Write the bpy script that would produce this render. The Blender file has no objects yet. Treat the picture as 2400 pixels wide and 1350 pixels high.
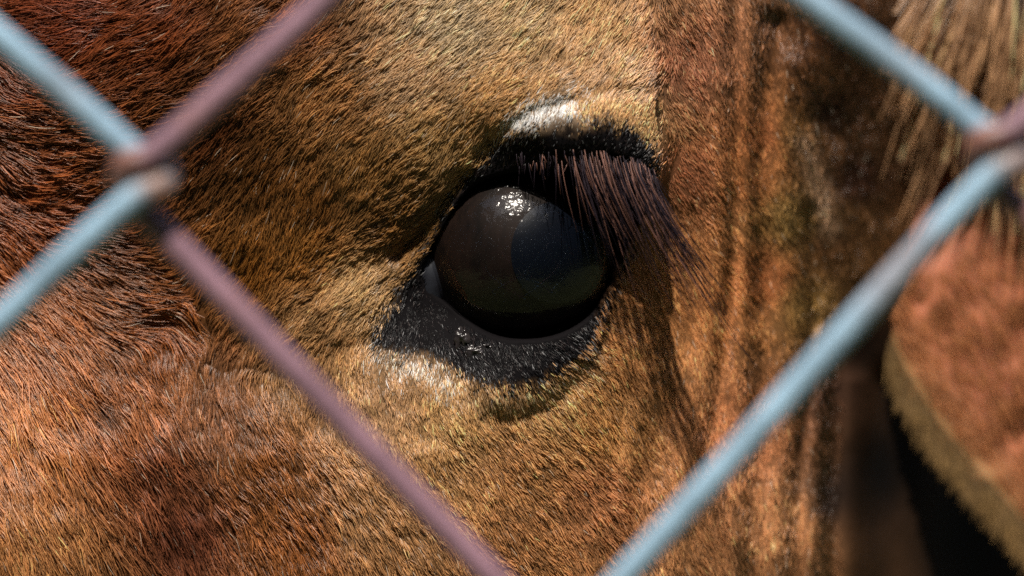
import bpy, math
import numpy as np

SEED = 7
rng = np.random.default_rng(SEED)
scene = bpy.context.scene
col = scene.collection

# ------------------------------------------------------------------ scale
S = 0.00007            # metres per unit of the face plane (face plane is 2400 x 1350 units)
D = 0.70               # camera distance to the face
Z0 = 0.95              # height of the calf's eye line above the ground


def P3(u, v, h):
    """point of the head: u right, v down, h towards the fence (units) -> metres"""
    u, v, h = np.broadcast_arrays(np.asarray(u, float), np.asarray(v, float), np.asarray(h, float))
    k = (D - h * S) / D
    return np.stack([(u - 1200) * S * k, -h * S, Z0 + (675 - v) * S * k], -1)


# ------------------------------------------------------------------ camera
cam_d = bpy.data.cameras.new('camera')
cam = bpy.data.objects.new('camera', cam_d)
col.objects.link(cam)
cam.location = (0, -D, Z0)
cam.rotation_euler = (math.radians(90), 0, 0)
cam_d.sensor_width = 36
cam_d.lens = 36 * D / (2400 * S)
cam_d.clip_start = 0.01
cam_d.clip_end = 500
cam_d.dof.use_dof = True
cam_d.dof.focus_distance = D + 0.004
cam_d.dof.aperture_fstop = 7.8
scene.camera = cam

# ------------------------------------------------------------------ sky, sun, exposure
SUN = np.array([-0.09, -0.51, 0.855])
SUN /= np.linalg.norm(SUN)
world = bpy.data.worlds.new('World')
scene.world = world
world.use_nodes = True
wn = world.node_tree
wn.nodes.clear()
sky = wn.nodes.new('ShaderNodeTexSky')
sky.sky_type = 'NISHITA'
sky.sun_disc = False
sky.dust_density = 2.0
sky.sun_elevation = math.asin(SUN[2])
sky.sun_rotation = math.atan2(SUN[0], SUN[1])
bg = wn.nodes.new('ShaderNodeBackground')
bg.inputs['Strength'].default_value = 0.12
wo = wn.nodes.new('ShaderNodeOutputWorld')
wn.links.new(sky.outputs[0], bg.inputs[0])
wn.links.new(bg.outputs[0], wo.inputs[0])
sun_d = bpy.data.lights.new('sun', 'SUN')
sun_d.energy = 4.8
sun_d.angle = math.radians(0.9)
sun_d.color = (1.0, 0.92, 0.81)
sun_o = bpy.data.objects.new('sun', sun_d)
col.objects.link(sun_o)
from mathutils import Vector
sun_o.rotation_euler = Vector(SUN).to_track_quat('Z', 'Y').to_euler()
sun_o.location = Vector(SUN) * 3
vs_ = scene.view_settings
vs_.view_transform = 'Standard'
vs_.look = 'None'
vs_.gamma = 1
vs_.use_curve_mapping = False
vs_.exposure = 0.35
scene.cycles.use_denoising = False
scene.cycles.max_bounces = 4
scene.cycles.diffuse_bounces = 2
scene.cycles.glossy_bounces = 2
scene.cycles.transmission_bounces = 4
scene.cycles.transparent_max_bounces = 8
scene.cycles.sample_clamp_indirect = 4
scene.cycles_curves.shape = 'RIBBONS'
scene.cycles_curves.subdivisions = 1


# ------------------------------------------------------------------ helpers
def lin(c):
    c = np.asarray(c, float) / 255.0
    return np.where(c <= 0.04045, c / 12.92, ((c + 0.055) / 1.055) ** 2.4)


def smooth(a, b, x):
    t = np.clip((x - a) / (b - a), 0, 1)
    return t * t * (3 - 2 * t)


def tps(pts, q):
    pts = np.asarray(pts, float)
    X, Y = pts[:, :2] / 500.0, pts[:, 2]
    n = len(X)

    def U(r2):
        return 0.5 * r2 * np.log(r2 + 1e-9)
    K = U(((X[:, None] - X[None]) ** 2).sum(-1)) + np.eye(n) * 0.004
    A = np.zeros((n + 3, n + 3))
    A[:n, :n] = K
    A[:n, n] = 1
    A[:n, n + 1:] = X
    A[n, :n] = 1
    A[n + 1:, :n] = X.T
    w = np.linalg.solve(A, np.concatenate([Y, np.zeros(3)]))
    out = np.empty(len(q))
    for i in range(0, len(q), 40000):
        Q = q[i:i + 40000] / 500.0
        r2 = ((Q[:, None] - X[None]) ** 2).sum(-1)
        out[i:i + 40000] = U(r2) @ w[:n] + w[n] + Q @ w[n + 1:]
    return out


def idw(xy, vals, q, p=3.2, eps=25.0):
    xy, vals = np.asarray(xy, float), np.asarray(vals, float)
    out = np.empty((len(q), vals.shape[1]))
    for i in range(0, len(q), 40000):
        r2 = ((q[i:i + 40000, None] - xy[None]) ** 2).sum(-1) + eps * eps
        w = r2 ** (-p / 2)
        out[i:i + 40000] = (w @ vals) / w.sum(1, keepdims=True)
    return out


def seg_dist(poly, q, closed=True):
    poly = np.asarray(poly, float)
    a = poly
    b = np.roll(poly, -1, 0)
    if not closed:
        a, b = poly[:-1], poly[1:]
    out = np.full(len(q), 1e9)
    for A, B in zip(a, b):
        d = B - A
        t = np.clip(((q - A) @ d) / max(d @ d, 1e-9), 0, 1)
        r = q - A - t[:, None] * d
        out = np.minimum(out, (r ** 2).sum(1))
    return np.sqrt(out)


def inside(poly, q):
    poly = np.asarray(poly, float)
    c = np.zeros(len(q), bool)
    for A, B in zip(poly, np.roll(poly, -1, 0)):
        cond = (A[1] > q[:, 1]) != (B[1] > q[:, 1])
        xi = (B[0] - A[0]) * (q[:, 1] - A[1]) / (B[1] - A[1] + 1e-12) + A[0]
        c ^= cond & (q[:, 0] < xi)
    return c


def sdist(poly, q):
    d = seg_dist(poly, q)
    return np.where(inside(poly, q), -d, d)


def round_poly(poly, it=2):
    p = np.asarray(poly, float)
    for _ in range(it):
        n = np.roll(p, -1, 0)
        p = np.stack([p * .75 + n * .25, p * .25 + n * .75], 1).reshape(-1, 2)
    return p


def round_line(poly, it=2):
    p = np.asarray(poly, float)
    for _ in range(it):
        a, b = p[:-1], p[1:]
        m = np.stack([a * .75 + b * .25, a * .25 + b * .75], 1).reshape(-1, 2)
        p = np.concatenate([p[:1], m, p[-1:]])
    return p


def vnoise(q, scale, seed):
    r = np.random.default_rng(seed)
    T = r.standard_normal((64, 64))
    x = q / scale + 100.3
    i = np.floor(x).astype(int)
    f = x - i
    f = f * f * (3 - 2 * f)
    g = lambda a, b: T[(i[:, 0] + a) % 64, (i[:, 1] + b) % 64]
    return ((g(0, 0) * (1 - f[:, 0]) + g(1, 0) * f[:, 0]) * (1 - f[:, 1])
            + (g(0, 1) * (1 - f[:, 0]) + g(1, 1) * f[:, 0]) * f[:, 1])


# ------------------------------------------------------------------ materials
def new_mat(name):
    m = bpy.data.materials.new(name)
    m.use_nodes = True
    m.node_tree.nodes.clear()
    return m, m.node_tree.nodes, m.node_tree.links


def surf(name, base, rough=.6, metal=0., noise_scale=60., noise_amt=.35, bump=.2, bump_scale=200., second=None, attr=None,
         spec=.5, sss=0.0, coat=0.0):
    m, n, l = new_mat(name)
    o = n.new('ShaderNodeOutputMaterial')
    b = n.new('ShaderNodeBsdfPrincipled')
    l.new(b.outputs[0], o.inputs[0])
    tc = n.new('ShaderNodeTexCoord')
    nz = n.new('ShaderNodeTexNoise')
    nz.inputs['Scale'].default_value = noise_scale
    nz.inputs['Detail'].default_value = 6
    l.new(tc.outputs['Object'], nz.inputs['Vector'])
    if second is None:
        second = tuple(c * (1 - noise_amt) for c in base)
    if attr:
        at = n.new('ShaderNodeAttribute')
        at.attribute_name = attr
        mr = n.new('ShaderNodeMapRange')
        mr.inputs['To Min'].default_value = 1 - noise_amt
        mr.inputs['To Max'].default_value = 1 + noise_amt
        l.new(nz.outputs[0], mr.inputs['Value'])
        mx = n.new('ShaderNodeVectorMath')
        mx.operation = 'SCALE'
        l.new(at.outputs['Color'], mx.inputs[0])
        l.new(mr.outputs[0], mx.inputs['Scale'])
        l.new(mx.outputs[0], b.inputs['Base Color'])
    else:
        rp = n.new('ShaderNodeValToRGB')
        rp.color_ramp.elements[0].position = .35
        rp.color_ramp.elements[1].position = .65
        rp.color_ramp.elements[0].color = (*second, 1)
        rp.color_ramp.elements[1].color = (*base, 1)
        l.new(nz.outputs[0], rp.inputs[0])
        l.new(rp.outputs[0], b.inputs['Base Color'])
    b.inputs['Roughness'].default_value = rough
    b.inputs['Metallic'].default_value = metal
    b.inputs['Specular IOR Level'].default_value = spec
    if sss:
        b.inputs['Subsurface Weight'].default_value = sss
        b.inputs['Subsurface Scale'].default_value = 0.003
        b.inputs['Subsurface Radius'].default_value = (1, .4, .25)
    if coat:
        b.inputs['Coat Weight'].default_value = coat
        b.inputs['Coat Roughness'].default_value = .12
    if bump:
        nb = n.new('ShaderNodeTexNoise')
        nb.inputs['Scale'].default_value = bump_scale
        nb.inputs['Detail'].default_value = 5
        l.new(tc.outputs['Object'], nb.inputs['Vector'])
        bp = n.new('ShaderNodeBump')
        bp.inputs['Strength'].default_value = bump
        bp.inputs['Distance'].default_value = .001
        l.new(nb.outputs[0], bp.inputs['Height'])
        l.new(bp.outputs[0], b.inputs['Normal'])
    return m


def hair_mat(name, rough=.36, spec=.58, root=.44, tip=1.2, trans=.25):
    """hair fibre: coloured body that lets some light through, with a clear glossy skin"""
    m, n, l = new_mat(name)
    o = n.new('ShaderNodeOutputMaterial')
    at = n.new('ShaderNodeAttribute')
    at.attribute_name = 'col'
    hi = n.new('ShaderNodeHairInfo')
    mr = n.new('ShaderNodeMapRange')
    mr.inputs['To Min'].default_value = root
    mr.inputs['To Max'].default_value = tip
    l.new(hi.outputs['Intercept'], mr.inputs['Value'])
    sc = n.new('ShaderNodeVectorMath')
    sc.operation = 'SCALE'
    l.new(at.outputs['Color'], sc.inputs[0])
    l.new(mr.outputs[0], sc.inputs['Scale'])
    p = n.new('ShaderNodeBsdfPrincipled')
    p.inputs['Roughness'].default_value = rough
    p.inputs['Specular IOR Level'].default_value = spec
    p.inputs['IOR'].default_value = 1.55
    l.new(sc.outputs[0], p.inputs['Base Color'])
    bw = n.new('ShaderNodeRGBToBW')
    l.new(at.outputs['Color'], bw.inputs[0])
    ms = n.new('ShaderNodeMapRange')
    ms.inputs['From Max'].default_value = .06
    ms.inputs['To Min'].default_value = spec * .25
    ms.inputs['To Max'].default_value = spec
    l.new(bw.outputs[0], ms.inputs['Value'])
    l.new(ms.outputs[0], p.inputs['Specular IOR Level'])
    tr = n.new('ShaderNodeBsdfTranslucent')
    l.new(sc.outputs[0], tr.inputs['Color'])
    mx = n.new('ShaderNodeMixShader')
    mx.inputs[0].default_value = trans
    l.new(p.outputs[0], mx.inputs[1])
    l.new(tr.outputs[0], mx.inputs[2])
    l.new(mx.outputs[0], o.inputs[0])
    return m


M_SKIN = surf('hide', (.2, .1, .05), rough=.8, attr='col', noise_amt=.3, noise_scale=150, bump=.12, bump_scale=500, spec=.06)
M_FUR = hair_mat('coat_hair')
M_LASH = hair_mat('lash_hair', rough=.22, spec=1.0, root=1.7, tip=.35)  # sunlit roots painted in: lash colour goes from light root to dark tip


# ------------------------------------------------------------------ object helpers
def mesh_obj(name, verts, faces, mat, parent=None, smooth_=True, colors=None):
    me = bpy.data.meshes.new(name)
    verts = np.asarray(verts, np.float32)
    faces = np.asarray(faces, np.int32)
    k = faces.shape[1]
    me.vertices.add(len(verts))
    me.vertices.foreach_set('co', verts.ravel())
    me.loops.add(faces.size)
    me.loops.foreach_set('vertex_index', faces.ravel())
    me.polygons.add(len(faces))
    me.polygons.foreach_set('loop_start', np.arange(len(faces), dtype=np.int32) * k)
    me.update(calc_edges=True)
    if smooth_:
        me.polygons.foreach_set('use_smooth', np.ones(len(faces), bool))
    if colors is not None:
        a = me.attributes.new('col', 'FLOAT_COLOR', 'POINT')
        c = np.ones((len(verts), 4), np.float32)
        c[:, :3] = colors
        a.data.foreach_set('color', c.ravel())
    me.materials.append(mat)
    ob = bpy.data.objects.new(name, me)
    col.objects.link(ob)
    if parent is not None:
        ob.parent = parent
    return ob


def hair_obj(name, pts, radii, colors, mat, parent):
    """pts (n, k, 3), radii (n, k), colors (n, 3)"""
    n, k = pts.shape[:2]
    hc = bpy.data.hair_curves.new(name)
    hc.add_curves([k] * n)
    hc.attributes['position'].data.foreach_set('vector', pts.astype(np.float32).ravel())
    ra = hc.attributes.get('radius') or hc.attributes.new('radius', 'FLOAT', 'POINT')
    ra.data.foreach_set('value', radii.astype(np.float32).ravel())
    ca = hc.attributes.new('col', 'FLOAT_COLOR', 'CURVE')
    c = np.ones((n, 4), np.float32)
    c[:, :3] = colors
    ca.data.foreach_set('color', c.ravel())
    hc.materials.append(mat)
    ob = bpy.data.objects.new(name, hc)
    col.objects.link(ob)
    ob.parent = parent
    ob['kind'] = 'stuff'
    return ob


def grid_faces(nu, nv):
    i = np.arange(nu * nv).reshape(nv, nu)
    return np.stack([i[:-1, :-1].ravel(), i[1:, :-1].ravel(), i[1:, 1:].ravel(), i[:-1, 1:].ravel()], 1)


def tag(o, label, cat=None, group=None, kind=None):
    o['label'] = label
    if cat:
        o['category'] = cat
    if group:
        o['group'] = group
    if kind:
        o['kind'] = kind
    return o


# ------------------------------------------------------------------ ground
gv = []
GR = 60.0
nn = 61
gx = np.linspace(-1, 1, nn)
gx = np.sign(gx) * np.abs(gx) ** 2 * GR
gX, gY = np.meshgrid(gx, gx)
gZ = (vnoise(np.stack([gX.ravel(), gY.ravel()], 1), 1.3, 3) * .015)
ground = mesh_obj('ground', np.stack([gX.ravel(), gY.ravel(), gZ - .02], 1), grid_faces(nn, nn),
                  surf('paddock_grass', (.075, .085, .03), rough=.95, second=(.045, .055, .02), noise_scale=3, bump=.6, bump_scale=12))
tag(ground, 'dark grassy ground of the paddock', kind='structure')

# ------------------------------------------------------------------ trees mirrored in the eye
rt = np.random.default_rng(15)
nt = 46000
az = rt.uniform(-2.0, 2.0, nt)
top = 7.7 + .8 * np.sin(az * 5.3 + 1) + .5 * np.sin(az * 13.1) + .35 * np.sin(az * 31)
hz = rt.uniform(0, 1, nt) * top
rd = 6.6 + rt.normal(0, .25, nt)
cp = np.stack([np.sin(az) * rd, -np.cos(az) * rd, hz], 1)
d1 = rt.normal(size=(nt, 3))
d1 /= np.linalg.norm(d1, axis=1, keepdims=True)
d2 = np.cross(d1, rt.normal(size=(nt, 3)))
d2 /= np.linalg.norm(d2, axis=1, keepdims=True)
sz = rt.uniform(.10, .22, nt)[:, None]
Vt = np.stack([cp - d1 * sz, cp + d2 * sz * .6, cp + d1 * sz, cp - d2 * sz * .6], 1).reshape(-1, 3)
trees = mesh_obj('treeline', Vt, np.arange(nt * 4).reshape(-1, 4),
                 surf('tree_leaves', (.07, .09, .03), rough=.6, second=(.035, .05, .018), noise_scale=2, bump=0), smooth_=False)
tag(trees, 'dark mass of trees around the paddock, mirrored in the eye', kind='stuff')

# ================================================================== CALF : head relief
EC = np.array([1220.0, 592.0])
ER = 232.0
EH = -232.0            # depth of the eyeball's centre

HL_PTS = [
    # brow and upper lid
    (1300, 150, 0), (1450, 100, -20), (1400, 225, 30), (1520, 230, 5), (1538, 340, 2), (1545, 410, -12), (1480, 320, 34),
    (1220, 240, 5), (1300, 0, -50), (1500, -200, -70), (1320, 305, 48), (1400, 300, 50), (1235, 312, 28), (1160, 360, -45),
    (1300, 370, 14), (1420, 380, 28), (1510, 410, 6), (1220, 385, -25),
    (1130, 260, -2), (1100, 120, -38), (1200, 40, -50),
    # in front of the eye
    (1070, 420, -62), (1010, 520, -92), (960, 590, -108), (880, 500, -80), (900, 620, -112), (860, 690, -105), (900, 780, -104),
    (950, 720, -122), (800, 800, -92), (700, 700, -108), (760, 640, -118), (600, 560, -108), (750, 450, -84), (600, 300, -84),
    (900, 250, -42), (1000, 350, -30), (1000, 100, -58), (700, 100, -52), (400, 100, -66), (100, 100, -90), (400, 450, -128),
    (100, 450, -142), (420, 740, -165), (100, 700, -165), (550, 820, -140),
    # cheek
    (90, 930, -98), (0, 1100, -52), (230, 1080, -80), (240, 1250, -70), (420, 1150, -128), (430, 1280, -150), (520, 980, -128), (600, 1150, -108),
    (800, 1200, -80), (800, 1000, -88), (930, 950, -66), (1050, 960, -42), (1000, 1100, -58), (1200, 1150, -62),
    (1200, 1350, -85), (1000, 1350, -75), (800, 1400, -90), (420, 1400, -158), (100, 1350, -20),
    # lower lid
    (1200, 850, -22), (1280, 835, -22), (1100, 835, -48), (1010, 790, -92), (1200, 930, -18), (1300, 880, -28),
    (1390, 780, -75), (1420, 720, -120), (1452, 620, -170), (1500, 540, -150), (1530, 470, -60), (1050, 740, -118),
    # outside the picture
    (-400, 600, -220), (-400, 1400, -140), (-400, -300, -320), (800, -400, -160), (300, -400, -260), (1400, -400, -140),
    (600, 1750, -180), (1200, 1750, -200), (0, 1750, -170), (1800, 300, -260), (1750, 700, -300), (1800, -100, -260),
    (1700, 1100, -220), (3000, 500, -1300), (3000, 1700, -1300), (3000, -400, -1300),
]
HR_PTS = [
    (1525, -50, -50), (1540, 60, -70), (1545, 160, -92), (1560, 300, -118), (1560, 430, -140), (1620, 120, -125), (1640, 300, -165), (1490, 600, -165), (1455, 750, -150), (1400, 850, -90),
    (1300, 960, -54), (1200, 1000, -50), (1200, 1150, -62), (1000, 1100, -58), (1000, 1350, -75), (1400, 1150, -105),
    (1400, 1350, -120), (1550, 1000, -190), (1600, 800, -230), (1650, 500, -215), (1720, 200, -205), (1700, 1200, -270),
    (1800, 800, -360), (1800, 0, -300), (1800, 300, -310), (1800, 500, -340), (1900, 1000, -520), (1900, 1300, -500), (2000, 500, -720),
    (2050, 1000, -860), (2050, 1300, -820), (2200, 1000, -1300), (2200, 1300, -1250), (2400, 700, -1700),
    (2400, 1300, -1700), (2000, 0, -640), (2200, 300, -1250), (2400, 0, -1600), (3000, -400, -2300), (3000, 500, -2400),
    (3000, 1600, -2400), (1600, -400, -370), (2000, -400, -900), (1400, 1750, -220), (1800, 1750, -500),
    (2400, 1750, -1600), (600, 1200, -108), (800, 1000, -88), (1200, 1350, -85), (0, 1000, -60), (600, 300, -200), (1200, 300, -200),
    (-400, 600, -220), (-400, 1400, -140), (-400, -300, -320), (600, 1750, -180), (1200, 1750, -200),
]
SIL = round_poly([(1495, -900), (1505, -100), (1526, 100), (1533, 250), (1550, 380), (1549, 430), (1528, 468), (1490, 540), (1454, 612),
                  (1432, 700), (1398, 790), (1350, 880), (1290, 945), (1210, 985), (1130, 1010), (1100, 1100), (1100, 3000),
                  (-2500, 3000), (-2500, -900)], 2)
OPEN = round_poly([(984, 640), (1003, 590), (1033, 540), (1068, 480), (1103, 438), (1150, 412), (1220, 398), (1320, 392),
                   (1420, 400), (1500, 418), (1534, 442), (1500, 520), (1446, 606), (1420, 690), (1380, 748), (1310, 788),
                   (1230, 800), (1160, 790), (1100, 756), (1050, 714), (1008, 682)], 2)
BLACK = round_poly([(856, 795), (912, 712), (952, 632), (1004, 566), (1045, 460), (1105, 395), (1165, 335), (1240, 312), (1330, 296),
                    (1430, 284), (1500, 306), (1550, 390), (1545, 450), (1460, 620), (1430, 720), (1393, 800), (1345, 862),
                    (1240, 914), (1150, 912), (1075, 878), (990, 832), (900, 828)], 2)
# folds of loose skin behind the eye: polyline, amplitude, width
FOLDS = [
    ([(1680, -200), (1690, 100), (1700, 320), (1690, 600), (1640, 900), (1590, 1150), (1560, 1400)], 26, 24),
    ([(1722, -200), (1722, 200), (1728, 520), (1700, 800), (1660, 1100)], -30, 16),
    ([(1762, -200), (1765, 120), (1752, 400), (1742, 700), (1745, 900), (1720, 1400)], 30, 20),
    ([(1815, 60), (1790, 250), (1780, 420), (1790, 600), (1785, 900), (1770, 1400)], -50, 26),
    ([(1860, 160), (1845, 330), (1840, 480), (1880, 700), (1870, 900), (1815, 1150), (1815, 1400)], 42, 34),
    ([(1890, 500), (1915, 800), (1862, 1150), (1868, 1400)], -40, 15),
    ([(1930, 800), (1905, 1100), (1905, 1400)], 45, 18),
    ([(1960, 800), (1945, 1400)], -50, 18), ([(2010, 900), (2000, 1400)], 50, 22),
    ([(2080, 900), (2075, 1400)], -60, 30), ([(2180, 1000), (2180, 1400)], 60, 35),
    ([(1560, 950), (1500, 1150), (1470, 1400)], -14, 22), ([(1500, 850), (1440, 1050), (1420, 1350)], -12, 18),
    ([(1520, 700), (1500, 900), (1440, 1200)], 10, 22),
]
# creases in the fur of the face
CREASES = [
    ([(560, 820), (680, 740), (790, 665), (880, 610), (950, 575)], -11, 26),
    ([(690, 790), (780, 700), (860, 650)], 7, 28),
    ([(1085, 405), (1040, 470), (985, 545), (930, 600)], -24, 18),
    ([(1120, 370), (1170, 310), (1250, 262), (1340, 240)], -12, 18),
    ([(1390, 222), (1450, 210), (1520, 220)], -5, 14),
    ([(860, 800), (790, 820), (740, 880)], -6, 20),
    ([(1140, 978), (1210, 988), (1290, 960), (1350, 900)], -6, 22),
    ([(1110, 890), (1200, 915), (1290, 900), (1360, 840)], 4, 32),
    ([(330, 770), (400, 760), (470, 790)], -16, 28),
    ([(250, 60), (180, 150)], -10, 16), ([(0, 450), (60, 460)], -16, 24),
]

GS = 5.0
U0, U1, V0, V1 = -500.0, 3000.0, -450.0, 1800.0
us = np.arange(U0, U1 + 1, GS)
vs = np.arange(V0, V1 + 1, GS)
NU, NV = len(us), len(vs)
GU, GV = np.meshgrid(us, vs)
Q = np.stack([GU.ravel(), GV.ravel()], 1)

hL = tps(HL_PTS, Q)
hR = tps(HR_PTS, Q)
for pl, amp, wd in FOLDS:
    d = seg_dist(round_line(pl), Q, False)
    hR += amp * .7 * np.exp(-(d / (wd * 1.35)) ** 2)
for pl, amp, wd in CREASES:
    d = seg_dist(round_line(pl), Q, False)
    hL += amp * np.exp(-(d / wd) ** 2)
    if pl[0][1] > 850 and pl[0][0] > 1000:
        hR += amp * np.exp(-(d / wd) ** 2)
lump = vnoise(Q, 85, 11) * 3.2 + vnoise(Q, 40, 12) * 1.6
hL += lump
hR += lump * .5
sS = sdist(SIL, Q)
mS = 1 / (1 + np.exp(-np.clip(sS / np.interp(Q[:, 1], [0, 300, 420, 720, 930], [26.0, 17.0, 6.0, 5.0, 24.0]), -30, 30)))
dO = sdist(OPEN, Q)
r2 = (Q[:, 0] - EC[0]) ** 2 + (Q[:, 1] - EC[1]) ** 2
eye_h = EH + np.sqrt(np.clip(ER ** 2 - r2, 0, None))
# lids hug the eyeball
near = np.exp(-np.clip(dO, 0, None) / 14.0)
lift = np.maximum(eye_h + 9 - hL, 0) * (r2 < (ER * 1.02) ** 2)
hL = hL + lift * near
h = hL * (1 - mS) + hR * mS
drop = smooth(2, -9, dO)
h = h * (1 - drop) + np.minimum(h, eye_h - 40) * drop
dB = sdist(BLACK, Q)


def G(f):
    return f.reshape(NV, NU)


def samp(f2, u, v):
    x = np.clip((u - U0) / GS, 0, NU - 1.001)
    y = np.clip((v - V0) / GS, 0, NV - 1.001)
    i, j = x.astype(int), y.astype(int)
    fx, fy = x - i, y - j
    if f2.ndim == 3:
        fx, fy = fx[:, None], fy[:, None]
    return ((f2[j, i] * (1 - fx) + f2[j, i + 1] * fx) * (1 - fy) + (f2[j + 1, i] * (1 - fx) + f2[j + 1, i + 1] * fx) * fy)


CS = 10.0
cus, cvs = np.arange(U0, U1 + CS, CS), np.arange(V0, V1 + CS, CS)
CQ = np.stack([a.ravel() for a in np.meshgrid(cus, cvs)], 1)


def idw_grid(xy, vals, **kw):
    c = idw(xy, vals, CQ, **kw).reshape(len(cvs), len(cus), -1)
    x, y = np.clip((Q[:, 0] - U0) / CS, 0, len(cus) - 1.001), np.clip((Q[:, 1] - V0) / CS, 0, len(cvs) - 1.001)
    i, j = x.astype(int), y.astype(int)
    fx, fy = (x - i)[:, None], (y - j)[:, None]
    return (c[j, i] * (1 - fx) + c[j, i + 1] * fx) * (1 - fy) + (c[j + 1, i] * (1 - fx) + c[j + 1, i + 1] * fx) * fy


# ---- colours of the coat (sRGB control points): pigment plus some painted shade and sheen
COAT = [
    (100, 60, 128, 62, 32), (300, 100, 120, 62, 30), (60, 480, 142, 78, 40), (250, 480, 122, 68, 34), (450, 330, 100, 54, 26),
    (650, 100, 130, 78, 42), (600, 450, 102, 64, 28), (760, 250, 164, 118, 72), (850, 430, 166, 122, 70), (950, 200, 204, 168, 128),
    (1050, 90, 206, 182, 146), (1200, 50, 204, 174, 132), (1400, 90, 206, 166, 120), (1000, 350, 194, 155, 102),  # top of the brow lightened to paint in the gloss of its hair
    (1150, 250, 190, 149, 100), (1450, 190, 206, 166, 122), (900, 540, 128, 90, 48), (700, 620, 156, 106, 50), (720, 520, 132, 86, 40),
    (580, 660, 142, 92, 38), (820, 690, 200, 164, 116), (720, 790, 184, 142, 96), (350, 750, 140, 80, 36), (100, 830, 182, 118, 72),
    (60, 1000, 196, 132, 80), (100, 1250, 198, 140, 88), (250, 950, 176, 114, 72), (350, 1080, 146, 88, 58),
    (420, 1220, 122, 70, 48), (500, 950, 148, 100, 68), (600, 1100, 148, 92, 46), (700, 1250, 150, 92, 46), (850, 1200, 184, 138, 92),
    (900, 960, 204, 160, 116), (1050, 1000, 216, 170, 114), (1000, 1100, 200, 152, 100), (1200, 1100, 202, 148, 96),
    (1200, 1270, 190, 136, 88), (1400, 1150, 202, 140, 94), (1400, 1000, 200, 146, 90), (1500, 800, 206, 146, 92),
    (1500, 600, 204, 142, 90), (1600, 150, 206, 140, 106), (1600, 400, 208, 136, 96), (1700, 700, 216, 146, 90),
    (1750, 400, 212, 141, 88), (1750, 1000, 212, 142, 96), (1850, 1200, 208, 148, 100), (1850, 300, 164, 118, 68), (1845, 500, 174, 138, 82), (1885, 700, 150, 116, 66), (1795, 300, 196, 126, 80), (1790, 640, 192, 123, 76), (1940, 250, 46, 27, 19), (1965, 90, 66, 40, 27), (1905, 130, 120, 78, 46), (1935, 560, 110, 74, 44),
    (1945, 900, 96, 66, 50), (1950, 1150, 48, 36, 30), (2000, 400, 58, 34, 24), (2060, 1100, 26, 20, 17), (2300, 1250, 24, 21, 17), (2010, 800, 40, 28, 22), (2400, 0, 90, 56, 36),  # shade of the neck gap and ear hollow put into the darkest colours
    (1300, 960, 208, 162, 108), (1480, 330, 200, 160, 110),
]
COAT = np.array(COAT, float)
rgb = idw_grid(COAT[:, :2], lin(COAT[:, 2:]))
patch = (vnoise(Q, 60, 21) * .09 + vnoise(Q, 26, 22) * .07 + vnoise(Q, 140, 23) * .08) * smooth(1700, 1500, Q[:, 0])
rgb *= np.clip(1 + patch, .5, 1.6)[:, None]
edge = vnoise(Q, 22, 31) * 9 + vnoise(Q, 9, 32) * 5


PALE = []


def paint(mask, c, single=False):
    global rgb
    if single:
        PALE.append((mask.reshape(NV, NU), lin(c)))
        mask = mask * .25
    rgb = rgb * (1 - mask[:, None]) + lin(c)[None] * mask[:, None]


# pale hair above the upper lid, fading to peach at its outer end, and pale fringe under the lower lid
up = np.exp(-((dB - 24 + edge * .6) / np.interp(Q[:, 0], [1150, 1250, 1350, 1500], [14, 34, 36, 30])) ** 2) * smooth(420, 380, Q[:, 1])
paint(up * smooth(1140, 1215, Q[:, 0]) * smooth(1410, 1320, Q[:, 0]) * 1.15, (255, 252, 246), True)
paint(up * smooth(1310, 1380, Q[:, 0]) * smooth(1560, 1530, Q[:, 0]) * .8, (236, 186, 132), True)
lo = np.exp(-((dB - 22 + edge) / 30) ** 2) * smooth(770, 810, Q[:, 1])
paint(lo * smooth(830, 930, Q[:, 0]) * smooth(1110, 1030, Q[:, 0]) * .5, (236, 230, 218), True)
paint(lo * smooth(1030, 1110, Q[:, 0]) * smooth(1440, 1380, Q[:, 0]) * .6, (228, 186, 142), True)
blk = smooth(26, -26, dB + edge * .8)
pp = seg_dist(round_line([(1882, 320), (1910, 420), (1938, 520)]), Q, False)
paint(np.exp(-(pp / 26) ** 2) * .7, (204, 166, 134))
rgb = np.clip(rgb, 0, 1)
RGB2 = rgb.reshape(NV, NU, 3)

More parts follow.
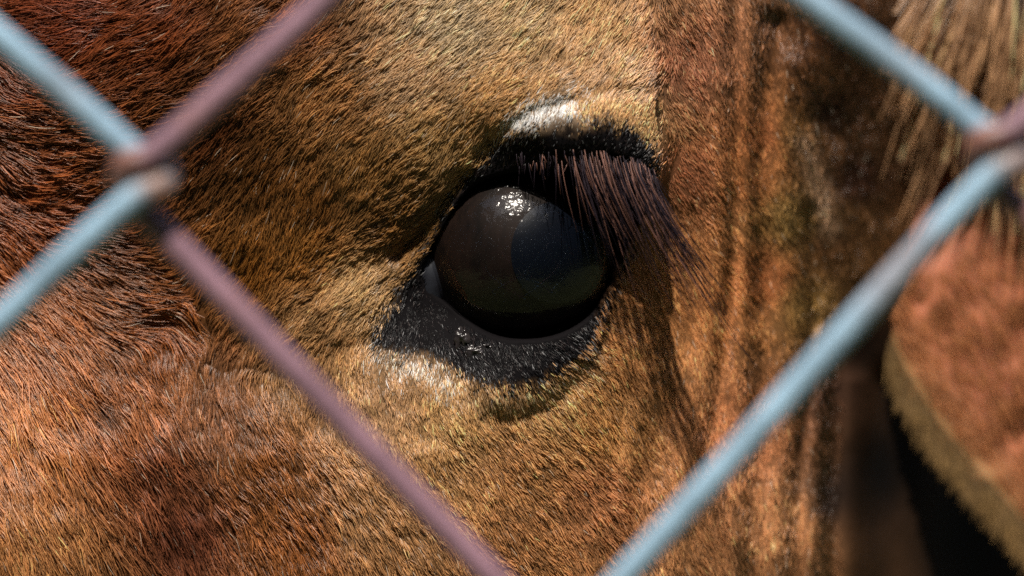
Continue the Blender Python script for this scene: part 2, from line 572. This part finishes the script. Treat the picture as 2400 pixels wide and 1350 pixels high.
# ---- direction of the hair (degrees, 0 = right, 90 = up)
FLOW = [
    (100, 20, 0), (200, 60, 8), (290, 60, 32), (200, 130, 35), (310, 140, 30), (420, 60, 36), (420, 200, 28), (300, 230, 22),
    (20, 190, -38), (60, 260, -5), (60, 330, -5), (150, 350, 0), (15, 380, -40), (150, 430, 8), (250, 400, 18), (60, 520, -14),
    (200, 500, 10), (20, 610, -42), (80, 690, -45), (550, 130, 42), (650, 60, 36), (700, 200, 38), (500, 340, 45), (600, 300, 45),
    (480, 480, 52), (600, 440, 58), (700, 380, 55), (750, 480, 85), (620, 540, 75), (850, 420, 62), (660, 590, 78),
    (720, 610, 62), (780, 605, 45), (860, 570, 36), (950, 520, 42), (900, 300, 42), (1000, 200, 42), (1050, 380, 45),
    (1100, 80, 40), (1300, 80, 45), (1450, 80, 55), (1200, 220, 38), (1350, 190, 45), (1480, 200, 50), (1260, 270, 70),
    (1400, 255, 80), (1510, 280, 75), (1200, 330, 60), (1350, 320, 85), (1500, 370, 60), (1080, 430, 45),
    (640, 660, 55), (600, 720, 45), (700, 700, 38), (800, 680, 40), (540, 740, 50), (520, 830, 68), (620, 790, 55),
    (720, 780, 55), (880, 660, 35), (800, 780, 60), (760, 850, 78), (440, 790, -40), (340, 752, 0), (260, 728, -14), (170, 735, -38),
    (50, 830, -55), (100, 950, -58), (200, 850, -50), (300, 900, -58), (355, 910, -72), (410, 880, -85), (480, 900, -88),
    (560, 930, -80), (600, 1000, -65), (250, 1200, -60), (50, 1200, -65), (400, 1100, -55), (600, 1150, -52), (800, 1100, -52),
    (700, 950, -75), (850, 1250, -60), (820, 920, -88), (900, 1000, -82), (960, 870, -95), (1060, 900, -85), (1170, 915, -70),
    (1280, 900, -55), (1360, 840, -45), (1000, 1050, -72), (1100, 1050, -52), (1300, 1050, -48), (1000, 1200, -55), (1200, 1250, -55),
    (950, 740, -100), (900, 800, -105), (1010, 790, -85), (1100, 840, -70), (1240, 860, -62),
    (1600, 60, -62), (1600, 260, -55), (1640, 450, -55), (1650, 600, -62), (1500, 620, -70), (1600, 900, -85), (1500, 1000, -65),
    (1800, 1100, -85), (1900, 300, -80), (2100, 900, -85), (1750, 200, -80),
]
FLOW = np.array(FLOW, float)
ang = np.radians(FLOW[:, 2])
fl = idw_grid(FLOW[:, :2], np.stack([np.cos(ang), -np.sin(ang)], 1), p=3.0, eps=18)
mag = np.linalg.norm(fl, axis=1)
f2 = idw_grid(FLOW[:, :2], np.stack([np.cos(2 * ang), np.sin(2 * ang)], 1), p=3.0, eps=18)
oa = .5 * np.arctan2(f2[:, 1], f2[:, 0])
ov = np.stack([np.cos(oa), -np.sin(oa)], 1)
fl = ov * np.where((ov * fl).sum(1) < 0, -1.0, 1.0)[:, None]
wob = vnoise(Q, 70, 41) * .12 + vnoise(Q, 25, 42) * .10
c_, s_ = np.cos(wob), np.sin(wob)
fl = np.stack([fl[:, 0] * c_ - fl[:, 1] * s_, fl[:, 0] * s_ + fl[:, 1] * c_], 1)
fl /= np.linalg.norm(fl, axis=1, keepdims=True) + 1e-6
FLOW2 = fl.reshape(NV, NU, 2)
MAG2 = G(mag)

# ---- hair length
LEN = np.array([
    (100, 100, 95), (400, 100, 100), (100, 450, 85), (400, 450, 80), (700, 100, 80), (600, 300, 75), (800, 300, 62), (700, 550, 58),
    (950, 200, 62), (1000, 400, 50), (1200, 100, 52), (1400, 100, 42), (1200, 230, 40), (1450, 200, 34), (1300, 270, 24),
    (950, 560, 34), (800, 700, 42), (700, 800, 44), (550, 720, 62), (400, 760, 90), (150, 850, 100), (100, 1050, 100), (300, 1000, 85),
    (450, 900, 58), (300, 1250, 85), (600, 1150, 70), (800, 1200, 62), (850, 900, 34), (950, 870, 26), (1150, 920, 30), (1000, 1000, 32),
    (1100, 1200, 40), (1300, 1100, 38), (1600, 300, 28), (1600, 800, 30), (1850, 800, 26), (2100, 900, 40), (1525, 300, 14), (1500, 250, 20), (1300, 320, 15), (1000, 740, 16),
    (1200, 860, 22), (1510, 360, 16),
], float)
len_ = idw_grid(LEN[:, :2], LEN[:, 2:3], p=3)[:, 0]
len_ = len_ * (1 - blk) + np.minimum(len_, 24) * blk
len_ = len_ * np.where(Q[:, 0] > 1560, .7, np.interp(Q[:, 0], [300, 800], [.67, .57]))
LEN2 = G(len_)

# ---- the head mesh, closed at the back
Pg = P3(Q[:, 0], Q[:, 1], h)
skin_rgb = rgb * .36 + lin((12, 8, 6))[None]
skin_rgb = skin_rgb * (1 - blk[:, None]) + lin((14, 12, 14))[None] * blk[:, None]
faces = grid_faces(NU, NV)
idx = np.arange(NU * NV).reshape(NV, NU)
ring = np.concatenate([idx[0, :-1], idx[:-1, -1], idx[-1, :0:-1], idx[:0:-1, 0]])
nr = len(ring)
cen = Pg[ring].mean(0)
verts = [Pg]
fl_faces = [faces]
prev = ring
base = len(Pg)
for t, yb in ((.3, .13), (.7, .2), (1.0, .23)):
    R = Pg[ring].copy()
    R[:, 0] = cen[0] + (R[:, 0] - cen[0]) * (1 - .25 * t)
    R[:, 2] = cen[2] + (R[:, 2] - cen[2]) * (1 - .25 * t)
    R[:, 1] = np.maximum(R[:, 1] + .02 * t, yb)
    verts.append(R)
    cur = np.arange(base, base + nr)
    fl_faces.append(np.stack([prev, np.roll(prev, -1), np.roll(cur, -1), cur], 1))
    prev = cur
    base += nr
cap = verts[-1].mean(0)[None]
verts.append(cap)
half = nr // 2 * 2
pv = prev[:half]
fl_faces.append(np.stack([np.full(half // 2, base), pv[0::2], pv[1::2], np.roll(pv, -2)[0::2]], 1))
V = np.concatenate(verts)
vc = np.concatenate([skin_rgb, np.tile(lin((60, 38, 22)), (len(V) - len(Pg), 1))])
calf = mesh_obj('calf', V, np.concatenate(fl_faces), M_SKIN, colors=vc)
tag(calf, 'red-brown calf with a dark eye and long lashes, head side-on behind the wire fence', 'calf')

# ---- clumped coat hair
HL2, HR2, SS2, DO2, H2, BLK2 = G(hL), G(hR), G(sS), G(dO), G(h), G(blk)
DB2 = G(dB)
KP = 4


def strand_uv(u, v, L, lift_amp, side, hh=None):
    """hair that follows the flow over the skin; returns points (n, KP, 3) and their u, v"""
    n = len(u)
    U = np.empty((n, KP))
    Vv = np.empty((n, KP))
    U[:, 0], Vv[:, 0] = u, v
    ii = np.clip(np.rint((u - U0) / GS).astype(int), 0, NU - 1)
    jj = np.clip(np.rint((v - V0) / GS).astype(int), 0, NV - 1)
    last = FLOW2[jj, ii].copy()
    rs = np.random.default_rng(n)
    last *= np.where((samp(MAG2, u, v) < .45) & (rs.random(n) < .5), -1.0, 1.0)[:, None]
    for k in range(1, KP):
        ii = np.clip(np.rint((U[:, k - 1] - U0) / GS).astype(int), 0, NU - 1)
        jj = np.clip(np.rint((Vv[:, k - 1] - V0) / GS).astype(int), 0, NV - 1)
        f = FLOW2[jj, ii]
        f = f * np.where((f * last).sum(1) < 0, -1.0, 1.0)[:, None]
        last = f
        U[:, k] = U[:, k - 1] + f[:, 0] * L / (KP - 1)
        Vv[:, k] = Vv[:, k - 1] + f[:, 1] * L / (KP - 1)
    return U, Vv


def lay(U, Vv, L, lift_amp, side):
    pts = np.empty((len(U), KP, 3))
    e = 6.0
    low = Vv[:, 0] > 835
    for k in range(KP):
        u, v = U[:, k], Vv[:, k]
        t = k / (KP - 1)

        def hh(a, b):
            return np.where(low, samp(H2, a, b), np.where(side, samp(HL2, a, b), np.maximum(samp(HR2, a, b), samp(H2, a, b))))
        p = P3(u, v, hh(u, v))
        if k in (0, KP - 1):
            pu = P3(u + e, v, hh(u + e, v)) - p
            pv_ = P3(u, v + e, hh(u, v + e)) - p
            nn_ = np.cross(pu, pv_)
            nn_ /= np.linalg.norm(nn_, axis=1, keepdims=True)
            nn_ *= np.where(nn_[:, 1:2] > 0, -1, 1)
            nrm0 = nn_ if k == 0 else nrm0
        pts[:, k] = p + nrm0 * (lift_amp * L * S * (1.6 * t - .75 * t * t))[:, None] + nrm0 * (-2 * S)
    return pts


def coat(name, n, box, cell, clump, min_open, parent, rad=.98, seed=1):
    r = np.random.default_rng(seed)
    u = r.uniform(box[0], box[2], n)
    v = r.uniform(box[1], box[3], n)
    ln = samp(LEN2, u, v)
    keep = r.random(n) < np.clip(22.0 / ln, .25, 1.0)
    keep &= samp(DO2, u, v) > min_open
    far = smooth(1560, 1720, u)
    keep &= r.random(n) > far * .35
    keep &= ~((u > 1965) & (v > 640))
    keep &= ~((samp(SS2, u, v) > 0) & (u < 1100))
    b = (samp(BLK2, u, v) > r.random(n)).astype(float)
    keep &= (b < .5) | (r.random(n) < .7)
    u, v, ln, b = u[keep], v[keep], ln[keep], b[keep]
    n = len(u)
    side = samp(SS2, u, v) < 0
    L = ln * r.lognormal(0, .22, n)
    amp = np.clip(r.normal(.21, .08, n), .05, .45)
    U, Vv = strand_uv(u, v, L, amp, side)
    # tufts: pull each hair's tip to the tuft it grows in
    cs = cell * np.ones(n)
    gi, gj = np.floor(u / cell).astype(int), np.floor(v / cell).astype(int)
    best = np.full(n, 1e9)
    bx, by = u.copy(), v.copy()
    bid = np.zeros(n, int)
    J = np.random.default_rng(seed + 99).random((256, 256, 2))
    for a in (-1, 0, 1):
        for c in (-1, 0, 1):
            cx = (gi + a + J[(gi + a) % 256, (gj + c) % 256, 0]) * cell
            cy = (gj + c + J[(gi + a) % 256, (gj + c) % 256, 1]) * cell
            # tufts are longer along the hair than across it
            f = FLOW2[np.clip(np.rint((v - V0) / GS).astype(int), 0, NV - 1), np.clip(np.rint((u - U0) / GS).astype(int), 0, NU - 1)]
            dx, dy = cx - u, cy - v
            al, ac = dx * f[:, 0] + dy * f[:, 1], -dx * f[:, 1] + dy * f[:, 0]
            d = (al * .45) ** 2 + ac ** 2
            m = d < best
            best[m] = d[m]
            bx[m], by[m] = cx[m], cy[m]
            bid[m] = ((gi + a) * 7919 + (gj + c) * 104729)[m]
    f = FLOW2[np.clip(np.rint((v - V0) / GS).astype(int), 0, NV - 1), np.clip(np.rint((u - U0) / GS).astype(int), 0, NU - 1)]
    ac = -(bx - u) * f[:, 1] + (by - v) * f[:, 0]
    pull = clump * r.uniform(.5, 1.1, n) * (1 - .7 * smooth(1540, 1600, u))
    amp = amp * (1 - .4 * smooth(1540, 1600, u))
    for k in range(1, KP):
        t = (k / (KP - 1)) ** 1.3
        U[:, k] += -f[:, 1] * ac * pull * t
        Vv[:, k] += f[:, 0] * ac * pull * t
    # stray bend
    bend = r.normal(0, .12, n) * L
    for k in range(1, KP):
        t = (k / (KP - 1)) ** 2
        U[:, k] += -f[:, 1] * bend * t
        Vv[:, k] += f[:, 0] * bend * t
    tb = np.random.default_rng(5).normal(0, 1, 4096)[bid % 4096]
    amp = np.clip(amp * (1 + .22 * tb), .06, .7)
    pts = lay(U, Vv, L, amp, side)
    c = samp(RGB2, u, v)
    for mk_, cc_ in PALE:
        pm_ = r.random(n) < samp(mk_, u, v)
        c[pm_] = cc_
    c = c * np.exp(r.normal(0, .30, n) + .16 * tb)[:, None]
    dk_ = r.random(n) < .08
    c[dk_] *= .35
    hue = r.normal(0, .05, n)
    c *= np.stack([1 + hue * .4, np.ones(n), 1 - hue], 1)
    pale = r.random(n) < .012 + .05 * np.exp(-((u - 1080) / 260) ** 2 - ((v - 130) / 170) ** 2)  # pale hairs painted as glints, more of them over the brow
    c[pale] = c[pale] * .4 + lin((235, 218, 195)) * .6
    isb = b > .5
    c[isb] = np.where((r.random(isb.sum()) < .14)[:, None], lin((54, 44, 44)), lin((18, 17, 20))) * r.uniform(.6, 1.5, isb.sum())[:, None]
    deep = samp(DB2, u, v)
    bl = isb & (r.random(n) < np.interp(deep, [-60, -25, 0], [.035, .08, .25]))
    c[bl] = lin((140, 140, 142)) * r.uniform(.4, 1.4, bl.sum())[:, None]
    c = np.clip(c, .002, .92)
    taper = np.array([1.0, 1.0, .8, .2])
    rr = rad * S * r.uniform(.75, 1.25, n)[:, None] * taper[None]
    rr *= (np.where(b > .5, .7, 1) * (1 + .2 * smooth(1560, 1720, u)))[:, None]
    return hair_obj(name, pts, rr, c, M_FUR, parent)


coat('coat_fur', 1020000, (-110, -110, 2250, 1460), 19.0, .45, 5.0, calf, seed=1)

# ================================================================== EYE
eye = bpy.data.objects.new('eye', None)
col.objects.link(eye)
eye.parent = calf


def ball(name, cx, cy, ch, rx, ry, rh, mat, parent, n=96, cap_ang=math.pi, axis=(0, 0), lean=0.0, rough_=0.0):
    """ellipsoid (or its cap towards the viewer) with its pole along h, tilted by axis = (right, up) radians"""
    th = np.linspace(0, cap_ang, n)
    ph = np.linspace(0, 2 * np.pi, 2 * n, endpoint=False)
    T, Ph = np.meshgrid(th, ph, indexing='ij')
    x, y, z = np.sin(T) * np.cos(Ph), np.sin(T) * np.sin(Ph), np.cos(T)
    a, b = axis
    x, z = x * math.cos(a) + z * math.sin(a), -x * math.sin(a) + z * math.cos(a)
    y, z = y * math.cos(b) + z * math.sin(b), -y * math.sin(b) + z * math.cos(b)
    wob_ = 1 + rough_ * vnoise(np.stack([(x * 3 + z * 2).ravel(), (y * 3 - z).ravel()], 1), 1.0, 61).reshape(x.shape)
    x, y, z = x * wob_, y * wob_, z * wob_
    P = P3((cx + rx * x - lean * ry * y).ravel(), (cy - ry * y).ravel(), (ch + rh * z).ravel())
    i = np.arange(n * 2 * n).reshape(n, 2 * n)
    j = np.roll(i, -1, 1)
    F = np.stack([i[:-1].ravel(), i[1:].ravel(), j[1:].ravel(), j[:-1].ravel()], 1)
    return mesh_obj(name, P, F, mat, parent)


def eye_mat():
    m, n, l = new_mat('iris_brown')
    o = n.new('ShaderNodeOutputMaterial')
    b = n.new('ShaderNodeBsdfPrincipled')
    l.new(b.outputs[0], o.inputs[0])
    tc = n.new('ShaderNodeTexCoord')
    mp = n.new('ShaderNodeMapping')
    mp.inputs['Scale'].default_value = (160, 160, 60)
    l.new(tc.outputs['Object'], mp.inputs[0])
    nz = n.new('ShaderNodeTexNoise')
    nz.inputs['Scale'].default_value = 1.6
    nz.inputs['Detail'].default_value = 8
    nz.inputs['Roughness'].default_value = .65
    l.new(mp.outputs[0], nz.inputs['Vector'])
    r = n.new('ShaderNodeValToRGB')
    e = r.color_ramp.elements
    e[0].position, e[0].color = .35, (.0025, .0016, .0014, 1)
    e[1].position, e[1].color = .76, (.015, .0078, .0056, 1)
    l.new(nz.outputs[0], r.inputs[0])
    l.new(r.outputs[0], b.inputs['Base Color'])
    b.inputs['Roughness'].default_value = .6
    b.inputs['Specular IOR Level'].default_value = .1
    return m


def cornea_mat():
    m, n, l = new_mat('wet_cornea')
    o = n.new('ShaderNodeOutputMaterial')
    tr = n.new('ShaderNodeBsdfTransparent')
    g1 = n.new('ShaderNodeBsdfGlossy')
    g1.inputs['Roughness'].default_value = .05
    g2 = n.new('ShaderNodeBsdfGlossy')
    g2.inputs['Roughness'].default_value = .15
    gl = n.new('ShaderNodeMixShader')
    gl.inputs[0].default_value = .3
    l.new(g1.outputs[0], gl.inputs[1])
    l.new(g2.outputs[0], gl.inputs[2])
    mix = n.new('ShaderNodeMixShader')
    lw = n.new('ShaderNodeLayerWeight')
    lw.inputs['Blend'].default_value = .5
    pw = n.new('ShaderNodeMath')
    pw.operation = 'POWER'
    pw.inputs[1].default_value = 5
    l.new(lw.outputs['Facing'], pw.inputs[0])
    fr = n.new('ShaderNodeMath')
    fr.operation = 'MULTIPLY_ADD'
    fr.inputs[1].default_value = .9
    fr.inputs[2].default_value = .032
    l.new(pw.outputs[0], fr.inputs[0])
    tc = n.new('ShaderNodeTexCoord')
    nz = n.new('ShaderNodeTexNoise')
    nz.inputs['Scale'].default_value = 520
    nz.inputs['Detail'].default_value = 2.5
    l.new(tc.outputs['Object'], nz.inputs['Vector'])
    bp = n.new('ShaderNodeBump')
    bp.inputs['Strength'].default_value = .8
    bp.inputs['Distance'].default_value = .0006
    l.new(nz.outputs[0], bp.inputs['Height'])
    l.new(bp.outputs[0], g2.inputs['Normal'])
    l.new(fr.outputs[0], mix.inputs[0])
    l.new(tr.outputs[0], mix.inputs[1])
    l.new(gl.outputs[0], mix.inputs[2])
    l.new(mix.outputs[0], o.inputs[0])
    return m


ball('eyeball', EC[0], EC[1], EH, ER - 8, ER - 8, ER - 8, eye_mat(), eye)
ball('cornea', EC[0], EC[1], EH, ER, ER, ER, cornea_mat(), eye)
ball('pupil', EC[0], EC[1], EH, ER - 6, ER - 6, ER - 6,
     surf('pupil_blue_black', (.0022, .0036, .0075), rough=.35, second=(.0016, .0028, .006), noise_scale=300, bump=0, spec=.2), eye,
     n=40, cap_ang=.56, axis=(.46, .0))
cm = surf('wet_dark_skin', (.03, .025, .025), rough=.22, second=(.012, .010, .011), noise_scale=500, bump=.4, bump_scale=600, coat=.15)
for (cx, cy, ch, a, b2) in ((1086, 796, -72, 20, 28), (1120, 826, -54, 28, 18), (1146, 812, -54, 16, 9)):
    ball('tear_gland', cx, cy, ch, a, b2, 14, cm, eye, n=24, rough_=.22)
ball('third_eyelid', 1010, 662, -176, 44, 78, 50, surf('grey_sclera', (.018, .02, .026), rough=.45, second=(.010, .010, .013), noise_scale=300, bump=.1, spec=.08), eye, n=32)

# ---- lashes
r = np.random.default_rng(77)
nl = 250
tt = r.beta(2.6, 1.0, nl)
lu = np.interp(tt, [0, .3, .6, .85, 1], [1160, 1270, 1400, 1490, 1540])
lv = np.interp(lu, [1160, 1220, 1320, 1420, 1500, 1540], [402, 388, 380, 386, 404, 432]) + r.uniform(-34, 8, nl)
lh = samp(HL2, lu, lv - 14) + r.uniform(-8, 4, nl)
ll = np.interp(lu, [1160, 1250, 1300, 1340, 1400, 1480, 1540], [32, 55, 90, 165, 250, 290, 340]) * np.clip(r.normal(.8, .42, nl), .2, 1.45)
slx = np.interp(lu, [1160, 1300, 1350, 1450, 1540], [.02, .05, .30, .44, .52]) + r.normal(0, .09, nl)
kp = 8
t = np.linspace(0, 1, kp)[None]
U = lu[:, None] + (slx * ll)[:, None] * (t ** 1.35) + r.normal(0, 4, nl)[:, None] * t
Vl = lv[:, None] + ll[:, None] * (t * .96)
Hh = lh[:, None] + ll[:, None] * (.42 * t - .22 * t * t)
# long lashes bunch into points
cl = np.round(lu / 26) * 26
U += (cl - lu)[:, None] * r.uniform(.1, .8, nl)[:, None] * t ** 1.5
pts = P3(U, Vl, Hh)
lr = 1.05 * S * r.uniform(.7, 1.2, nl)[:, None] * (1 - .75 * t ** 1.5)
lc = np.where((r.random(nl) < .3)[:, None], lin((108, 76, 66))[None], lin((34, 27, 33))[None]) * r.uniform(.6, 1.4, nl)[:, None]  # lighter share of lashes painted as sunlit glints
lash = hair_obj('eyelashes', pts, np.broadcast_to(lr, (nl, kp)), lc, M_LASH, calf)

# ================================================================== EAR
LOW = np.array([(1930, 470), (2000, 640), (2065, 780), (2120, 920), (2210, 1060), (2310, 1165), (2420, 1290), (2560, 1460), (2720, 1600), (2900, 1680)], float)
UPP = np.array([(1900, 300), (1935, 150), (2010, 20), (2130, -80), (2290, -150), (2480, -130), (2660, 0), (2800, 250), (2900, 700), (2950, 1500)], float)
LOW, UPP = round_line(LOW, 2), round_line(UPP, 2)


def resamp(p, n):
    d = np.concatenate([[0], np.cumsum(np.linalg.norm(np.diff(p, axis=0), axis=1))])
    t = np.linspace(0, d[-1], n)
    return np.stack([np.interp(t, d, p[:, 0]), np.interp(t, d, p[:, 1])], 1)


NA, NB = 120, 80
lowc, uppc = resamp(LOW, NA), resamp(UPP, NA)
aa = np.linspace(0, 1, NA)
bb = np.linspace(0, 1, NB)
A2, B2 = np.meshgrid(aa, bb, indexing='ij')
EU = lowc[:, None, 0] * (1 - B2) + uppc[:, None, 0] * B2
EV = lowc[:, None, 1] * (1 - B2) + uppc[:, None, 1] * B2
edge_h = -880 - 260 * A2
cup = (1 - (2 * B2 - 1) ** 2)
canal = np.exp(-((A2 - .16) / .14) ** 2) * np.exp(-((B2 - .55) / .25) ** 2)
EHh = edge_h - (110 + 60 * A2) * cup - 170 * canal + 40 * np.exp(-((B2 - .30) / .1) ** 2) * smooth(.1, .4, A2)
qe = np.stack([EU.ravel(), EV.ravel()], 1)
EHh = EHh + (vnoise(qe, 60, 71) * 8).reshape(NA, NB)
Pf = P3(EU.ravel(), EV.ravel(), EHh.ravel())
Pb = P3(EU.ravel(), EV.ravel(), EHh.ravel() - 45 * np.clip(cup.ravel() * 3, .15, 1))
fi = grid_faces(NB, NA)
off = NA * NB
ei = np.arange(off).reshape(NA, NB)
ringe = np.concatenate([ei[0, :-1], ei[:-1, -1], ei[-1, :0:-1], ei[:0:-1, 0]])
rim = np.stack([ringe, np.roll(ringe, -1), np.roll(ringe, -1) + off, ringe + off], 1)
earcol = np.tile(lin((168, 98, 60)), (off, 1))
pk = np.clip(vnoise(qe, 160, 72) * .15 + .4, 0, 1)[:, None]
earcol = earcol * (1 - pk) + lin((184, 116, 92)) * pk
rimw = smooth(.16, .02, B2.ravel())[:, None]
earcol = earcol * (1 - rimw) + lin((140, 104, 66)) * rimw
cw = smooth(.45, .0, np.abs(A2 - .12).ravel())[:, None] * smooth(.15, .5, B2.ravel())[:, None]  # shade of the ear canal put into the skin colour
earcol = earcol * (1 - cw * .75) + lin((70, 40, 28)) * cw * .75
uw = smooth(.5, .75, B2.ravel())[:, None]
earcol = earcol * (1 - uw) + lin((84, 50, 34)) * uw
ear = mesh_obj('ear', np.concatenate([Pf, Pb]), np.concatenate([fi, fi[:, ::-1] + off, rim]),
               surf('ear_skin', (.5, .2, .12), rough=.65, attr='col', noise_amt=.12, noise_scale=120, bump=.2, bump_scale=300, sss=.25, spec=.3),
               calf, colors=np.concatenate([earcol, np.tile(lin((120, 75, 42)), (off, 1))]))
ear['label'] = 'pink inside of the hanging ear with a tan furry rim'


def ear_pt(a, b):
    x = np.clip(a, 0, .999) * (NA - 1)
    y = np.clip(b, 0, .999) * (NB - 1)
    i, j = x.astype(int), y.astype(int)
    fx, fy = x - i, y - j
    g = lambda F: ((F[i, j] * (1 - fx) + F[np.minimum(i + 1, NA - 1), j] * fx) * (1 - fy)
                   + (F[i, np.minimum(j + 1, NB - 1)] * (1 - fx) + F[np.minimum(i + 1, NA - 1), np.minimum(j + 1, NB - 1)] * fx) * fy)
    return g(EU), g(EV), g(EHh)


def ear_hair(name, n, a, b, ang, length, lift, color, cvar, rad, droop=0, clumpw=0, seed=3):
    r = np.random.default_rng(seed)
    u, v, hh = ear_pt(a, b)
    n = len(u)
    L = length * r.lognormal(0, .25, n)
    kp = 6
    t = np.linspace(0, 1, kp)[None]
    an = np.radians(ang + r.normal(0, 9, n))
    if clumpw:
        cx = (np.floor(u / clumpw) + .5) * clumpw
        pull = (cx - u)[:, None] * .7 * t ** 1.4
    else:
        pull = 0
    U = u[:, None] + np.cos(an)[:, None] * L[:, None] * t + pull
    V_ = v[:, None] - np.sin(an)[:, None] * L[:, None] * t + droop * L[:, None] * t * t
    H_ = hh[:, None] + lift * L[:, None] * (1.4 * t - .6 * t * t)
    c = np.clip(lin(color)[None] * np.exp(r.normal(0, cvar, n))[:, None], .003, .9)
    rr = rad * S * r.uniform(.7, 1.2, n)[:, None] * (1 - .7 * t ** 2)
    return hair_obj(name, P3(U, V_, H_), np.broadcast_to(rr, (n, kp)), c, M_FUR, ear)


r = np.random.default_rng(8)
n = 9000     # fringe of the lower rim
ear_hair('rim_fringe', n, r.uniform(0.02, .9, n), r.uniform(0, .06, n) ** 1.2, -100, 42, .25, (124, 98, 62), .3, 2.0, clumpw=18, seed=4)
n = 14000    # short down inside
ear_hair('ear_down', n, r.uniform(.1, .95, n), r.uniform(.05, .75, n), -60, 30, .25, (184, 122, 78), .2, 1.6, seed=5)
n = 4200     # long hair from the upper rim hanging over the hollow
a_ = r.uniform(.04, .75, n)
b_ = r.uniform(.66, 1.0, n)
u_ = ear_pt(a_, b_)[0]
ear_hair('long_ear_hair', n, a_, b_, np.interp(u_, [1990, 2220, 2360, 2500], [-142, -132, -106, -84]), 190, .5, (182, 140, 102), .5, 2.4,
         droop=.3, clumpw=22, seed=6)

# ================================================================== FENCE
FY = -0.11
KF = (D + FY) / D       # scale of the fence plane against the face plane


def FP(u, v, y=0.0):
    k = (D + FY + y) / D
    return np.array([(u - 1200) * S * KF, FY + y, Z0 + (675 - v) * S * KF])


fence = bpy.data.objects.new('chain_link_fence', None)
fence.location = (0, FY, 0)
col.objects.link(fence)
tag(fence, 'blurred chain-link fence of weathered wire in front of the calf', 'fence')
WD = 0.0039


def knot(c, r_):
    """c column, r_ row in half steps (even columns even rows, odd columns odd rows)"""
    special = {(0, 0): (338, 408), (2, 0): (2338, 352), (1, -1): (1310, -525), (1, 1): (1302, 1545), (-1, 1): (-659, 1400), (-1, -1): (-660, -560)}
    if (c, r_) in special:
        return np.array(special[(c, r_)], float)
    j = np.random.default_rng(abs(c * 31 + r_ * 17) + 5).normal(0, 14, 2)
    return np.array([338 + c * 997, 385 + r_ * 935], float) + j


def tube(path, rad, n=18):
    path = np.asarray(path)
    T = np.gradient(path, axis=0)
    T /= np.linalg.norm(T, axis=1, keepdims=True)
    ref = np.array([0, 1, 0.0])
    Nn = np.cross(T, ref)
    Nn /= np.linalg.norm(Nn, axis=1, keepdims=True) + 1e-9
    Bn = np.cross(T, Nn)
    a = np.linspace(0, 2 * np.pi, n, endpoint=False)
    P = path[:, None] + rad * (np.cos(a)[None, :, None] * Nn[:, None] + np.sin(a)[None, :, None] * Bn[:, None])
    m = len(path)
    i = np.arange(m * n).reshape(m, n)
    j = np.roll(i, -1, 1)
    F = np.stack([i[:-1].ravel(), i[1:].ravel(), j[1:].ravel(), j[:-1].ravel()], 1)
    return P.reshape(-1, 3), F


def catmull(p, sub=14):
    p = np.asarray(p)
    p = np.concatenate([2 * p[:1] - p[1:2], p, 2 * p[-1:] - p[-2:-1]])
    out = []
    for i in range(1, len(p) - 2):
        for t in np.linspace(0, 1, sub, endpoint=False):
            a, b, c, d = p[i - 1], p[i], p[i + 1], p[i + 2]
            out.append(.5 * ((2 * b) + (-a + c) * t + (2 * a - 5 * b + 4 * c - d) * t * t + (-a + 3 * b - 3 * c + d) * t ** 3))
    out.append(p[-2])
    return np.array(out)


M_WIRE = surf('weathered_wire', (.3, .4, .5), rough=.38, metal=.0, attr='col', noise_scale=130, noise_amt=.6, bump=.35, bump_scale=500, spec=.5)
ZINC, RUST, MAUVE = np.array([.27, .42, .55]), np.array([.26, .11, .055]), np.array([.25, .145, .185])

for w in range(-1, 4):
    seq = []
    for r_ in range(-2, 4):
        c = w if (w - r_) % 2 == 0 else w + 1
        seq.append((c, r_))
    pts = []
    for q_, (c, r_) in enumerate(seq):
        K = knot(c, r_)
        sgn = -1 if c == w else 1            # left bend or right bend
        over = 46
        # neighbours above and below
        up_c = c + (1 if sgn < 0 else -1)
        Ku, Kd = knot(up_c, r_ - 1), knot(up_c, r_ + 1)
        du = (Ku - K) / np.linalg.norm(Ku - K)
        dd = (Kd - K) / np.linalg.norm(Kd - K)
        # strands running "/" lie in front, "\" behind
        yu = (-.55 if sgn < 0 else .55) * WD
        yd = -yu
        crown_ = K + np.array([sgn * over, 0])
        pts.append(FP(*(K + du * 300 + np.array([sgn * 8, 0])), yu))
        pts.append(FP(*(K + du * 70 + np.array([sgn * 24, 0])), yu))
        sag = 62 if sgn < 0 else 10         # the left-hand bends hang a little lower
        pts.append(FP(*(crown_ + np.array([-sgn * 6, -20])), yu * .75))
        pts.append(FP(*(crown_ + np.array([-sgn * 6, 24 + sag * .5])), yd * .75))
        pts.append(FP(*(K + dd * 80 + np.array([sgn * 24, sag])), yd))
        pts.append(FP(*(K + dd * 330 + np.array([sgn * 8, sag * .9])), yd))
    path = catmull(pts, 8)
    Pt, F = tube(path, WD / 2)
    apex = np.array([FP(*(knot(c, r_) + np.array([-40 if c == w else 40, 10]))) for c, r_ in seq])
    dk = np.min(np.linalg.norm((path[:, None] - apex[None])[..., [0, 2]], axis=2), axis=1) / (S * KF)
    rust = smooth(85, 30, dk) * .7
    rr_ = np.random.default_rng(w + 50)
    rust = np.clip(rust + .45 * smooth(.2, 1.6, vnoise(np.stack([np.arange(len(path)) * .35, np.zeros(len(path))], 1), 1.0, w + 60)), 0, 1)
    wc = (ZINC if w % 2 else MAUVE)[None] * (1 - rust[:, None]) + RUST[None] * rust[:, None]
    wc = np.repeat(wc, 18, axis=0)
    Pt = Pt - np.array(fence.location)
    o = mesh_obj('wire', Pt, F, M_WIRE, fence, colors=wc)
    o['label'] = 'pale zinc-grey zigzag wire' if w % 2 else 'rust-stained purplish zigzag wire'
